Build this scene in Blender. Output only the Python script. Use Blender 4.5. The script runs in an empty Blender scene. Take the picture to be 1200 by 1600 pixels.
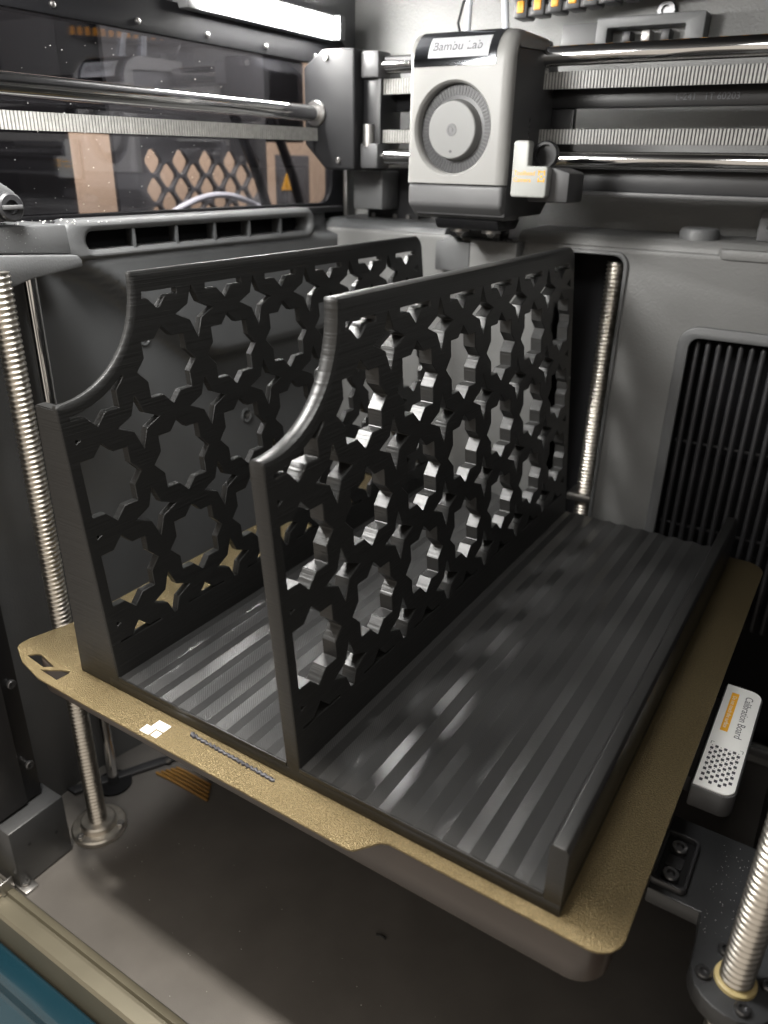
import bpy, bmesh, math, random
from mathutils import Vector, Matrix
random.seed(7)
MM = 0.001
SC = bpy.context.scene
COL = SC.collection
PI = math.pi

# ------------------------------------------------------------------ camera, world, lamps, exposure
cam = bpy.data.cameras.new('camera'); camo = bpy.data.objects.new('camera', cam); COL.objects.link(camo)
cam.sensor_fit = 'HORIZONTAL'; cam.sensor_width = 36.0; cam.lens = 1186.92 / 1200 * 36
cam.clip_start = 0.01; cam.clip_end = 20
YAW, PITCH, ROLL = 0.5567, -0.4298, 0.0217
fw = Vector((-math.sin(YAW) * math.cos(PITCH), math.cos(YAW) * math.cos(PITCH), math.sin(PITCH)))
rt = Vector((math.cos(YAW), math.sin(YAW), 0)); up = rt.cross(fw)
r2 = rt * math.cos(ROLL) + up * math.sin(ROLL); u2 = -rt * math.sin(ROLL) + up * math.cos(ROLL)
m3 = Matrix((r2, u2, -fw)).transposed()
camo.matrix_world = Matrix.Translation(Vector((283.03, -179.76, 226.57)) * MM) @ m3.to_4x4()
cam.dof.use_dof = True; cam.dof.focus_distance = 0.352; cam.dof.aperture_fstop = 12.5
SC.camera = camo

w = bpy.data.worlds.new('World'); SC.world = w; w.use_nodes = True
bg = w.node_tree.nodes['Background']; bg.inputs[0].default_value = (1.0, 0.90, 0.78, 1); bg.inputs[1].default_value = 0.66

def area(name, loc, target, size, power, col):
    l = bpy.data.lights.new(name, 'AREA'); l.size = size; l.energy = power; l.color = col
    o = bpy.data.objects.new(name, l); COL.objects.link(o); o.location = Vector(loc) * MM
    d = Vector(target) - Vector(loc); o.rotation_euler = d.to_track_quat('-Z', 'Y').to_euler()
    return o
# the room's ceiling lamp above the open front of the machine
area('ceiling_lamp', (110, -150, 1500), (110, -30, 0), 0.08, 26.0, (1.0, 0.93, 0.82))
# added soft fill under the lid, stands in for unseen overhead light
area('lid_fill', (-8, 11, 338), (125, 175, 40), 0.10, 3.4, (1.0, 0.985, 0.95))
area('lid_fill_right', (190, 8, 338), (190, 150, 0), 0.08, 0.65, (1.0, 0.985, 0.95))  # second fill, added to brighten the right side
# added lamp outside the left side window, lights the beige board
area('outside_fill', (-118, 300, 640), (-330, 330, 200), 0.16, 10.0, (1.0, 0.92, 0.82))
SC.view_settings.view_transform = 'Standard'; SC.view_settings.look = 'None'
SC.view_settings.exposure = 0.12; SC.view_settings.gamma = 1.0
SC.cycles.max_bounces = 8; SC.cycles.glossy_bounces = 5; SC.cycles.transparent_max_bounces = 12
SC.cycles.sample_clamp_indirect = 4.0
SC.cycles.caustics_reflective = False; SC.cycles.caustics_refractive = False
LED_STRENGTH = 225.0

# ------------------------------------------------------------------ materials
def mat(name, col, rough=0.5, metal=0.0, spec=0.5, bump=None, vary=None, coat=0.0, aniso=None):
    """bump = (kind, scale xyz per metre, strength, distance); vary = (scale, amount) mottles colour and gloss"""
    m = bpy.data.materials.new(name); m.use_nodes = True
    nt = m.node_tree; p = nt.nodes['Principled BSDF']
    p.inputs['Base Color'].default_value = (*col, 1); p.inputs['Roughness'].default_value = rough
    p.inputs['Metallic'].default_value = metal; p.inputs['Specular IOR Level'].default_value = spec
    p.inputs['Coat Weight'].default_value = coat
    tc = nt.nodes.new('ShaderNodeTexCoord')
    if vary:
        n = nt.nodes.new('ShaderNodeTexNoise'); n.inputs['Scale'].default_value = vary[0]; n.inputs['Detail'].default_value = 5
        nt.links.new(tc.outputs['Object'], n.inputs['Vector'])
        mr = nt.nodes.new('ShaderNodeMapRange'); mr.inputs[1].default_value = .3; mr.inputs[2].default_value = .7
        mr.inputs[3].default_value = 1 - vary[1]; mr.inputs[4].default_value = 1 + vary[1]
        nt.links.new(n.outputs['Fac'], mr.inputs[0])
        mx = nt.nodes.new('ShaderNodeVectorMath'); mx.operation = 'SCALE'; mx.inputs[0].default_value = col
        nt.links.new(mr.outputs[0], mx.inputs['Scale']); nt.links.new(mx.outputs[0], p.inputs['Base Color'])
        mr2 = nt.nodes.new('ShaderNodeMath'); mr2.operation = 'MULTIPLY'; mr2.inputs[1].default_value = rough
        nt.links.new(mr.outputs[0], mr2.inputs[0]); nt.links.new(mr2.outputs[0], p.inputs['Roughness'])
    if bump:
        bs = bump if isinstance(bump, list) else [bump]
        prev = None
        for kind, sc, st, dist in bs:
            mp = nt.nodes.new('ShaderNodeMapping'); mp.inputs['Scale'].default_value = sc
            nt.links.new(tc.outputs['Object'], mp.inputs['Vector'])
            if kind == 'noise':
                t = nt.nodes.new('ShaderNodeTexNoise'); t.inputs['Scale'].default_value = 1; t.inputs['Detail'].default_value = 3
                nt.links.new(mp.outputs[0], t.inputs['Vector']); out = t.outputs['Fac']
            elif kind == 'voronoi':
                t = nt.nodes.new('ShaderNodeTexVoronoi'); t.inputs['Scale'].default_value = 1
                nt.links.new(mp.outputs[0], t.inputs['Vector']); out = t.outputs['Distance']
            b = nt.nodes.new('ShaderNodeBump'); b.inputs['Strength'].default_value = st; b.inputs['Distance'].default_value = dist
            nt.links.new(out, b.inputs['Height'])
            if prev: nt.links.new(prev, b.inputs['Normal'])
            prev = b.outputs['Normal']
        nt.links.new(prev, p.inputs['Normal'])
    return m

def emit(name, col, strength):
    m = bpy.data.materials.new(name); m.use_nodes = True; nt = m.node_tree
    p = nt.nodes['Principled BSDF']; p.inputs['Base Color'].default_value = (*col, 1)
    p.inputs['Emission Color'].default_value = (*col, 1); p.inputs['Emission Strength'].default_value = strength
    return m

PRINT = mat('black_print', (.0145, .0145, .0142), .38, spec=.5,
            bump=[('noise', (2.5, 2.5, 1350), .8, .00026), ('noise', (1.2, 1.2, 420), .3, .0005)])
PRINT_SMOOTH = mat('black_print_edge', (.013, .0128, .0125), .38, spec=.5, bump=[('noise', (60, 60, 1150), .7, .00022)])

def ribbed_material():
    """zig-zag strands of the top layer: diagonal lines whose slant flips from rib to rib"""
    m = mat('black_print_floor', (.030, .030, .030), .34, spec=1.0)
    nt = m.node_tree; p = nt.nodes['Principled BSDF']
    tc = nt.nodes.new('ShaderNodeTexCoord'); sp = nt.nodes.new('ShaderNodeSeparateXYZ'); nt.links.new(tc.outputs['Object'], sp.inputs[0])
    def math_(op, a, b=None):
        n = nt.nodes.new('ShaderNodeMath'); n.operation = op
        for i, v in enumerate((a, b)):
            if v is None: continue
            if isinstance(v, (int, float)): n.inputs[i].default_value = v
            else: nt.links.new(v, n.inputs[i])
        return n.outputs[0]
    x = math_('MULTIPLY', sp.outputs[0], 1000 / RIB)          # in ribs
    tri = math_('PINGPONG', x, .5)                             # folds the slant
    v = math_('ADD', math_('MULTIPLY', tri, RIB * 1.0), math_('MULTIPLY', sp.outputs[1], 1000))
    s = math_('SINE', math_('MULTIPLY', v, 2 * PI / 1.25))
    nz = nt.nodes.new('ShaderNodeTexNoise'); nz.inputs['Scale'].default_value = 60; nt.links.new(tc.outputs['Object'], nz.inputs['Vector'])
    s2 = math_('MULTIPLY', s, .5)
    b = nt.nodes.new('ShaderNodeBump'); b.inputs['Strength'].default_value = .30; b.inputs['Distance'].default_value = .00012
    nt.links.new(s2, b.inputs['Height']); nt.links.new(b.outputs['Normal'], p.inputs['Normal'])
    mr = nt.nodes.new('ShaderNodeMapRange'); mr.inputs[3].default_value = .33; mr.inputs[4].default_value = .37
    nt.links.new(nz.outputs['Fac'], mr.inputs[0]); nt.links.new(mr.outputs[0], p.inputs['Roughness'])
    return m
RIB = 11.0
FLOORP = ribbed_material()
GOLD = mat('textured_gold_sheet', (.240, .187, .100), .36, metal=.74, spec=.5,
           bump=[('noise', (1850, 1850, 1850), 1.0, .0008)], vary=(1100, .22))
GOLD_EDGE = mat('gold_sheet_edge', (.35, .28, .17), .35, metal=.8)
BED = mat('bed_casting', (.054, .042, .036), .30, spec=.5, vary=(60, .08), bump=('noise', (900, 900, 900), .12, .0002))
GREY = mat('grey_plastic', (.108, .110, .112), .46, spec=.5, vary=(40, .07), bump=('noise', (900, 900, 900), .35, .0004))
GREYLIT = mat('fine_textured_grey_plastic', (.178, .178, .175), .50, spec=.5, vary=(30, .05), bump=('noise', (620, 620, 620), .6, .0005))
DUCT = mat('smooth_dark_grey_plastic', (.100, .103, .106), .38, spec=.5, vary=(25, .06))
DARK = mat('dark_plastic', (.028, .028, .030), .42, spec=.45, vary=(50, .1), bump=('noise', (1200, 1200, 1200), .15, .0003))
BLACK = mat('black_plastic', (.010, .010, .011), .35, spec=.4)
WFRAME = mat('satin_black_frame', (.005, .005, .006), .62, spec=.15)
BLOCK = mat('satin_dark_plastic', (.012, .012, .013), .55, spec=.25, vary=(60, .12))
MATTE = mat('matte_black', (.006, .006, .007), .8, spec=.2)
STEEL = mat('polished_steel', (.66, .655, .65), .10, metal=1.0, vary=(20, .06))
SCREW = mat('lead_screw_steel', (.60, .565, .51), .33, metal=1.0, vary=(200, .12))
NICKEL = mat('dull_metal', (.38, .37, .36), .35, metal=1.0)
BELT = mat('grey_belt', (.30, .295, .28), .42, spec=.5, vary=(300, .15))
SHELL = mat('pale_grey_shell', (.235, .232, .224), .45, spec=.5, vary=(40, .03), bump=('noise', (1500, 1500, 1500), .08, .0002))
SHELL_MID = mat('mid_grey_shell', (.10, .10, .102), .46, spec=.5, vary=(40, .05))
SHELL_DARK = mat('dark_grey_shell', (.050, .050, .052), .46, spec=.5, vary=(40, .06), bump=('noise', (1500, 1500, 1500), .1, .0002))
CHROME = mat('black_chrome', (.30, .31, .33), .08, metal=1.0)
WHITE = mat('white_print', (.82, .82, .80), .4)
PLATEW = mat('name_plate_reflection', (.42, .425, .44), .25)  # pale colour stands in for a bright reflection on the brow
ARMM = mat('slate_grey_metal', (.032, .033, .035), .38, spec=.5, vary=(60, .10), bump=('noise', (1200, 1200, 1200), .2, .0003))
BOARDW = mat('white_board', (.90, .90, .88), .35)
ORANGE = mat('orange_print', (.85, .42, .02), .45)
ORANGEP = mat('orange_plastic', (.80, .33, .02), .40)
INK = mat('dark_ink', (.05, .05, .06), .5)
GREYINK = mat('grey_ink', (.16, .16, .17), .5)
FLOORM = mat('brown_floor_metal', (.135, .126, .117), .40, metal=.2, spec=.5, vary=(35, .10), bump=('noise', (1600, 1600, 1600), .35, .0002))
BARM = mat('olive_bar_metal', (.16, .145, .105), .38, metal=.4, vary=(30, .06))
TEAL = mat('teal_painted_base', (.007, .031, .046), .20, spec=.6, coat=.4, vary=(20, .05))
GREASE = mat('yellow_grease', (.62, .50, .24), .35)
BEIGE = mat('beige_card', (.66, .50, .36), .7, vary=(14, .08))
TUBE = mat('white_tube', (.70, .73, .78), .3, vary=(30, .04))
REFLEX_BROWN = mat('brown_reflection_strand', (.24, .125, .03), .4, vary=(80, .15))  # brown put in for a gold reflection on the floor
DUST = mat('white_dust', (.75, .75, .72), .6)
LEDM = emit('lit_led_diffuser', (1.0, .985, .95), LED_STRENGTH)

def glass_material():
    m = bpy.data.materials.new('tinted_window'); m.use_nodes = True; nt = m.node_tree
    nt.nodes.remove(nt.nodes['Principled BSDF']); out = nt.nodes['Material Output']
    tr = nt.nodes.new('ShaderNodeBsdfTransparent'); tr.inputs[0].default_value = (.60, .60, .64, 1)
    gl = nt.nodes.new('ShaderNodeBsdfGlossy'); gl.inputs['Roughness'].default_value = .015; gl.inputs[0].default_value = (.95, .95, 1, 1)
    lw = nt.nodes.new('ShaderNodeLayerWeight'); lw.inputs[0].default_value = .5
    pw = nt.nodes.new('ShaderNodeMath'); pw.operation = 'POWER'; pw.inputs[1].default_value = 4; nt.links.new(lw.outputs['Facing'], pw.inputs[0])
    fr = nt.nodes.new('ShaderNodeMapRange'); fr.inputs[3].default_value = .13; fr.inputs[4].default_value = .95; nt.links.new(pw.outputs[0], fr.inputs[0])
    mx = nt.nodes.new('ShaderNodeMixShader')
    nt.links.new(fr.outputs[0], mx.inputs[0]); nt.links.new(tr.outputs[0], mx.inputs[1]); nt.links.new(gl.outputs[0], mx.inputs[2])
    nt.links.new(mx.outputs[0], out.inputs[0])
    return m
GLASS = glass_material()

# ------------------------------------------------------------------ object helpers (all coordinates in mm, machine space)
OFF = {}
def thing(name, label, cat, loc, group=None):
    o = bpy.data.objects.new(name, None); COL.objects.link(o); o.empty_display_size = .02
    o.location = Vector(loc) * MM; o['label'] = label; o['category'] = cat
    if group: o['group'] = group
    OFF[o.name] = Vector(loc)
    return o
def tag(o, label, cat, group=None):
    o['label'] = label; o['category'] = cat
    if group: o['group'] = group
    return o
def shade(bm, ang=35):
    bm.normal_update()
    for f in bm.faces: f.smooth = True
    for e in bm.edges:
        e.smooth = len(e.link_faces) == 2 and e.calc_face_angle(0) < math.radians(ang)
def put(name, bm, m, parent=None, smooth=True, origin=None, ang=35, kind=None):
    """bm in machine millimetres -> ONE mesh object"""
    if smooth: shade(bm, ang)
    if parent is not None: off = OFF[parent.name]
    elif origin is not None: off = Vector(origin)
    else:
        c = [v.co for v in bm.verts]
        off = Vector(((min(v.x for v in c) + max(v.x for v in c)) / 2, (min(v.y for v in c) + max(v.y for v in c)) / 2, min(v.z for v in c)))
    for v in bm.verts: v.co = (v.co - off) * MM
    me = bpy.data.meshes.new(name); bm.to_mesh(me); bm.free()
    for mm_ in (m if isinstance(m, (list, tuple)) else [m]): me.materials.append(mm_)
    o = bpy.data.objects.new(name, me); COL.objects.link(o)
    if parent is not None: o.parent = parent
    else: o.location = off * MM
    OFF[o.name] = off
    if kind: o['kind'] = kind
    return o
def struct(name, bm, m, **k): return put(name, bm, m, kind='structure', **k)
def copy_thing(src, delta, label):
    o = src.copy(); COL.objects.link(o); o.location = src.location + Vector(delta) * MM; o['label'] = label
    for ch in src.children:
        c = ch.copy(); COL.objects.link(c); c.parent = o
        for g in ch.children:
            d = g.copy(); COL.objects.link(d); d.parent = c
    return o

def B(): return bmesh.new()
def box(bm, x0, x1, y0, y1, z0, z1, bev=0, seg=2):
    r = bmesh.ops.create_cube(bm, size=1)
    for v in r['verts']:
        v.co = Vector((x0 if v.co.x < 0 else x1, y0 if v.co.y < 0 else y1, z0 if v.co.z < 0 else z1))
    if bev:
        es = list({e for v in r['verts'] for e in v.link_edges})
        bmesh.ops.bevel(bm, geom=es, offset=bev, segments=seg, affect='EDGES', profile=.5)
    return bm
def frame_axes(d):
    d = d.normalized(); a = Vector((0, 0, 1)) if abs(d.z) < .9 else Vector((1, 0, 0))
    u = d.cross(a).normalized(); return u, d.cross(u).normalized()
def tube(bm, pts, r, seg=16, caps=True):
    """round bar through points; r a number or one per point"""
    pts = [Vector(p) for p in pts]; rings = []
    u = v = None
    for i, p in enumerate(pts):
        d = (pts[min(i + 1, len(pts) - 1)] - pts[max(i - 1, 0)])
        if u is None: u, v = frame_axes(d)
        else:
            dn = d.normalized(); u = (u - dn * u.dot(dn)).normalized(); v = dn.cross(u)
        rr = r[i] if isinstance(r, (list, tuple)) else r
        rings.append([bm.verts.new(p + (u * math.cos(2 * PI * k / seg) + v * math.sin(2 * PI * k / seg)) * rr) for k in range(seg)])
    for a, b in zip(rings, rings[1:]):
        for k in range(seg): bm.faces.new((a[k], a[(k + 1) % seg], b[(k + 1) % seg], b[k]))
    if caps: bm.faces.new(rings[0][::-1]); bm.faces.new(rings[-1])
    return bm
def cyl(bm, p0, p1, r0, r1=None, seg=24): return tube(bm, [p0, p1], [r0, r0 if r1 is None else r1], seg)
def lathe(bm, c, axis, prof, seg=32):
    """prof = [(distance along axis, radius)]"""
    c = Vector(c); axis = Vector(axis).normalized()
    u, v = frame_axes(axis); rings = []
    for t, r in prof:
        r = max(r, .001)
        rings.append([bm.verts.new(c + axis * t + (u * math.cos(2 * PI * k / seg) + v * math.sin(2 * PI * k / seg)) * r) for k in range(seg)])
    for a, b in zip(rings, rings[1:]):
        for k in range(seg): bm.faces.new((a[k], a[(k + 1) % seg], b[(k + 1) % seg], b[k]))
    bm.faces.new(rings[0][::-1]); bm.faces.new(rings[-1])
    bmesh.ops.recalc_face_normals(bm, faces=bm.faces)
    return bm
def prism(bm, poly, axis, a, b, bev=0, seg=2):
    """poly in the two other axes (x: (y,z), y: (x,z), z: (x,y)) pulled from a to b"""
    def P(q, t): return {'x': (t, q[0], q[1]), 'y': (q[0], t, q[1]), 'z': (q[0], q[1], t)}[axis]
    lo = [bm.verts.new(P(q, a)) for q in poly]; hi = [bm.verts.new(P(q, b)) for q in poly]
    n = len(poly); fs = [bm.faces.new(lo), bm.faces.new(hi[::-1])]
    for i in range(n): fs.append(bm.faces.new((lo[i], hi[i], hi[(i + 1) % n], lo[(i + 1) % n])))
    bmesh.ops.recalc_face_normals(bm, faces=fs)
    if bev:
        es = list({e for f in fs for e in f.edges})
        bmesh.ops.bevel(bm, geom=es, offset=bev, segments=seg, affect='EDGES', profile=.5)
    return bm
def rrect(x0, x1, y0, y1, r, n=6):
    out = []
    for cx, cy, a0 in ((x1 - r, y1 - r, 0), (x0 + r, y1 - r, 90), (x0 + r, y0 + r, 180), (x1 - r, y0 + r, 270)):
        for k in range(n + 1):
            a = math.radians(a0 + 90 * k / n); out.append((cx + r * math.cos(a), cy + r * math.sin(a)))
    return out
def circle(cx, cy, r, n=32): return [(cx + r * math.cos(2 * PI * k / n), cy + r * math.sin(2 * PI * k / n)) for k in range(n)]
def evaluated(o):
    dg = bpy.context.evaluated_depsgraph_get(); dg.update()
    me = bpy.data.meshes.new_from_object(o.evaluated_get(dg)); bm = bmesh.new(); bm.from_mesh(me)
    bpy.data.meshes.remove(me); return bm
def sheet(loops, t, bev=0, remap=None):
    """filled outline with holes (first loop outer), thickness t, as a bmesh in (u, v, w); remap(co)->co"""
    cu = bpy.data.curves.new('outline', 'CURVE'); cu.dimensions = '2D'; cu.fill_mode = 'BOTH'
    cu.extrude = t / 2 - bev; cu.bevel_depth = bev; cu.bevel_resolution = 1
    if bev: cu.offset = -bev
    for lp in loops:
        s = cu.splines.new('POLY'); s.points.add(len(lp) - 1); s.use_cyclic_u = True
        for pt, q in zip(s.points, lp): pt.co = (q[0], q[1], 0, 1)
    o = bpy.data.objects.new('outline', cu); COL.objects.link(o)
    bm = evaluated(o); bpy.data.objects.remove(o); bpy.data.curves.remove(cu)
    bmesh.ops.remove_doubles(bm, verts=bm.verts, dist=1e-4)
    if remap:
        for v in bm.verts: v.co = remap(v.co)
        bmesh.ops.recalc_face_normals(bm, faces=bm.faces)
    return bm
def lettering(body, size, remap, extrude=.05, align='CENTER'):
    cu = bpy.data.curves.new('lettering', 'FONT'); cu.body = body; cu.size = size; cu.extrude = extrude; cu.align_x = align; cu.align_y = 'CENTER'
    cu.resolution_u = 3
    o = bpy.data.objects.new('lettering', cu); COL.objects.link(o)
    bm = evaluated(o); bpy.data.objects.remove(o); bpy.data.curves.remove(cu)
    for v in bm.verts: v.co = remap(v.co)
    return bm
def boolean(bm_a, bm_b):
    os_ = []
    for b in (bm_a, bm_b):
        me = bpy.data.meshes.new('solid'); b.to_mesh(me); b.free(); o = bpy.data.objects.new('solid', me); COL.objects.link(o); os_.append(o)
    md = os_[0].modifiers.new('cut', 'BOOLEAN'); md.operation = 'DIFFERENCE'; md.object = os_[1]; md.solver = 'EXACT'
    bm = evaluated(os_[0])
    for o in os_: bpy.data.objects.remove(o)
    return bm
def threaded(bm, c, z0, z1, r, pitch=2.7, depth=1.0, seg=44, per=10):
    """vertical lead screw with a real helical thread"""
    n = int((z1 - z0) / pitch * per); rings = []
    for i in range(n + 1):
        z = z0 + (z1 - z0) * i / n; ring = []
        for k in range(seg):
            ph = z / pitch - k / seg
            rr = r - depth * (.5 - .5 * math.cos(2 * PI * ph)) ** 1.4
            a = 2 * PI * k / seg; ring.append(bm.verts.new((c[0] + rr * math.cos(a), c[1] + rr * math.sin(a), z)))
        rings.append(ring)
    for a, b in zip(rings, rings[1:]):
        for k in range(seg): bm.faces.new((a[k], a[(k + 1) % seg], b[(k + 1) % seg], b[k]))
    bm.faces.new(rings[0][::-1]); bm.faces.new(rings[-1])
    return bm
DSTEEL = mat('blackened_steel', (.16, .16, .165), .28, metal=.9)
def socket_screw(name, c, axis, r, parent, m=None):
    """cap screw: head with a sunk hexagon"""
    bm = B(); lathe(bm, c, axis, [(0, r), (r * .55, r), (r * .7, r * .88), (r * .7, r * .5), (r * .3, r * .45)], 12)
    return put(name, bm, m or DSTEEL, parent)

# ================================================================== THE SETTING: the machine's chamber
FZ = -168
# floor
bm = B(); box(bm, -110, 350, -26, 400, FZ - 8, FZ, .8); struct('floor', bm, FLOORM)
# outer left wall with the opening for the side window (y, z) -> x
def mapx(x): return lambda c: Vector((x + c.z, c.x, c.y))
def mapy(y): return lambda c: Vector((c.x, y - c.z, c.y))
bm = sheet([[(-30, FZ - 8), (392, FZ - 8), (392, 352), (-30, 352)], rrect(30, 352, 195.5, 297, 12)], 6, .4, mapx(-107))
struct('left_wall', bm, GREY)
# back wall (upper, set back)
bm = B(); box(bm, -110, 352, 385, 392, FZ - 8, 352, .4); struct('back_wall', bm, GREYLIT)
bm = B(); box(bm, 346, 352, -60, 385, FZ - 8, 352, .4); struct('right_wall', bm, DARK)
bm = B(); box(bm, -110, 352, 0, 392, 352.5, 360, .4); struct('top_lid', bm, DARK)

# lower back wall: a moulded cover with a tall slot for the lead screw and a sunk grille bay
wall = thing('lower_back_wall', 'grey moulded cover across the back of the chamber with a tall slot and a sunk louvre bay', 'panel', (120, 335, FZ))
slit = rrect(96, 142, -150, 176, 8)
bay = rrect(187, 338, -155, 134, 9)
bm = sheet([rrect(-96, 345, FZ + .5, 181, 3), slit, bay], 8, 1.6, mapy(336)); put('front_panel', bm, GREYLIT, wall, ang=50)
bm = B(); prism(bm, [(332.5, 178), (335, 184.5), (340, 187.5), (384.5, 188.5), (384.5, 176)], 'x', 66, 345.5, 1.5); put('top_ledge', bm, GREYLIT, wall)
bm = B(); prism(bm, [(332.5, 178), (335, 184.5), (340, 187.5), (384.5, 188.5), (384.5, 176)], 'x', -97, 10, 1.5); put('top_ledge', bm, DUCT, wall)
bm = sheet([rrect(183, 342, -159, 138, 12), rrect(190, 335, -152, 131, 6)], 4, .9, mapy(331.0)); put('louvre_frame', bm, GREY, wall)
bm = sheet([rrect(95.5, 144.5, -152.5, 178.5, 9), rrect(97.5, 142, -150, 176, 7.5)], 3, .6, mapy(331.2)); put('slot_rim', bm, GREY, wall)
bm = B(); box(bm, 180, 344, 352, 354, -160, 139); put('backing', bm, MATTE, wall)
bm = B(); box(bm, 85, 155, 374, 376, -152, 178); put('backing', bm, MATTE, wall)
src = None
for k in range(22):
    x = 194 + 6.45 * k
    if src is None:
        bm = B(); tube(bm, [(0, 0, -64), (0, 0, 126.5), (0, 0, 128), (0, 0, 128.8)], [1.75, 1.75, 1.3, .5], 10)
        src = put('louvre_bar', bm, DARK, wall); OFFX = OFF[wall.name]
        for v in src.data.vertices: v.co += OFFX * MM   # mesh kept about its own axis
        src.location = (Vector((x, 336.5, 0)) - OFFX) * MM
    else:
        o = src.copy(); COL.objects.link(o); o.parent = wall; o.location = (Vector((x, 336.5, 0)) - OFFX) * MM
for z in (60, 0):
    bm = B(); box(bm, 190.5, 334.5, 339, 341, z, z + 1.6, .3); put('cross_bar', bm, DARK, wall)
# raised pad and round cap on the ledge
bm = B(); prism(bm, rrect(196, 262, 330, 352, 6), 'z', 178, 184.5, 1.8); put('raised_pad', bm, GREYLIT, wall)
t = thing('round_cap', 'round dark cap standing on the grey ledge left of the small screw block', 'cap', (180, 352, 187))
bm = B(); lathe(bm, (180, 352, 187), (0, 0, 1), [(-1, 12), (4.5, 12), (6.5, 11), (7.2, 9.5)], 32); put('cap_body', bm, GREY, t)
t = thing('screw_block', 'small pale grey block with two sunk screws on the ledge at the right edge', 'bracket', (224, 360, 187))
bm = B(); box(bm, 212, 236, 356, 364, 187.8, 206, 1.5); put('block', bm, SHELL_MID, t)
for x in (218.5, 227.5): socket_screw('screw', (x, 356.4, 196), (0, -1, 0), 2.9, t, GREY)
bm = B(); cyl(bm, (222, 353, 207), (222, 360, 207), 3.4); put('pin', bm, SHELL_MID, t)

# left lower wall: smooth moulded air duct, bulging in below the window
def sstep(a, b, x):
    x = max(0, min(1, (x - a) / (b - a))); return x * x * (3 - 2 * x)
duct = thing('air_duct', 'smooth dark grey moulded air duct along the left wall with a long slotted mouth', 'air duct', (-98, 210, FZ))
bm = B(); NY, NZ = 90, 90; g = []
for i in range(NY + 1):
    y = 62 + (334 - 62) * i / NY; row = []
    for j in range(NZ + 1):
        z = FZ + (192 - FZ) * (j / NZ)
        zr = 173 - 70 * sstep(80, 205, y)
        front = sstep(66, 112, y)
        x = -104 + 6.5 * front + 14 * sstep(zr - 6, zr + 6, z) * sstep(82, 93, y) * (1 - sstep(176, 179, z))
        row.append(bm.verts.new((x, y, z)))
    g.append(row)
for i in range(NY):
    for j in range(NZ): bm.faces.new((g[i][j], g[i + 1][j], g[i + 1][j + 1], g[i][j + 1]))
back = []
for i in (0, NY):
    back.append([bm.verts.new((-104.6, g[i][j].co.y, g[i][j].co.z)) for j in (0, NZ)])
bm.faces.new([g[i][NZ] for i in range(NY + 1)] + [back[1][1], back[0][1]])
put('duct_shell', bm, DUCT, duct, ang=80)
stad = rrect(84, 302, 175.5, 196.5, 9.5, 8); hole = rrect(100, 296, 180.6, 190.2, 4.7, 8)
bm = sheet([stad, hole], 16, 3.0, mapx(-90)); put('duct_mouth', bm, GREY, duct, ang=60)
for k in range(5):
    y = 100 + 196 / 6 * (k + 1)
    bm = B(); prism(bm, [(-83.5, y - 1), (-83.5, y + 1), (-96, y + 7), (-96, y + 5)], 'z', 180.2, 190.6); put('vane', bm, DUCT, duct)
bm = B(); box(bm, -97.3, -96.6, 99, 297, 179, 192); put('backing', bm, MATTE, duct)
for yy, zz in ((143, 125), (232, 52)):
    bm = B(); lathe(bm, (-98.5, yy, zz), (1, 0, 0), [(0, 5.6), (1.6, 5.4), (2.2, 4.6), (1.4, 3.4), (.4, 2.6)], 24); b_ = put('screw_boss', bm, DUCT, duct)
    bm = B(); lathe(bm, (-97.6, yy, zz), (1, 0, 0), [(-.5, 1.6), (1.3, 1.5)], 12); put('screw', bm, NICKEL, b_)
bm = B(); box(bm, -106, -104.7, -25, 62, FZ + .4, 190); struct('recess_wall', bm, DUCT)

# side window
win = thing('side_window', 'large tinted side window with a black frame reflecting the print head', 'window', (-104, 190, 195))
bm = sheet([rrect(18, 366, 186.5, 309, 9), rrect(36, 346, 198, 291, 14)], 5, .8, mapx(-101)); put('window_frame', bm, WFRAME, win)
bm = sheet([rrect(31, 351, 196.5, 296, 10)], 2.4, 0, mapx(-106.4)); put('pane', bm, GLASS, win, smooth=False)
bm = B(); box(bm, -98, -92, 18, 352, 191.5, 195.6, .8); put('ledge_strip', bm, DARK, win)
for k in range(9):
    y = 110 + 27 * k
    bm = B(); lathe(bm, (-98.6, y, 193.8 if k % 2 else 295.5), (1, 0, 0), [(0, 1.7), (7.2 if k % 2 else 1.2, 1.6), (7.6 if k % 2 else 1.6, 1.0)], 12); put('screw', bm, NICKEL, win)

# what shows outside the window
t = thing('card_wall', 'plain beige board standing outside behind the tinted side window', 'board', (-342, 380, 60))
bm = B(); box(bm, -346, -340, 60, 760, 60, 420, .6); put('board', bm, BEIGE, t)
t = thing('hexagon_panel', 'grey panel pierced with rows of diamond holes outside the side window', 'panel', (-200, 315, 100))
loops = [rrect(221, 386, 100, 330, 4)]
for r_ in range(7):
    for c_ in range(5):
        y = 256 + 28 * c_ + (14 if r_ % 2 else 0); z = 225 - 10 * r_
        if y > 376: continue
        loops.append([(y - 8.2, z - 1.4), (y - 8.2, z + 1.4), (y - 3.6, z + 7.2), (y - 1.2, z + 8.6), (y + 1.2, z + 8.6), (y + 3.6, z + 7.2), (y + 8.2, z + 1.4), (y + 8.2, z - 1.4), (y + 3.6, z - 7.2), (y + 1.2, z - 8.6), (y - 1.2, z - 8.6), (y - 3.6, z - 7.2)])
bm = sheet(loops, 4, .3, mapx(-200)); put('pierced_sheet', bm, GREY, t)
t = thing('black_cabinet', 'plain black cabinet side outside the window, left of the beige gap', 'cabinet', (-220, 60, 60))
bm = B(); box(bm, -250, -201, -80, 188, 60, 330, 2); put('cabinet_side', bm, MATTE, t)
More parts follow.
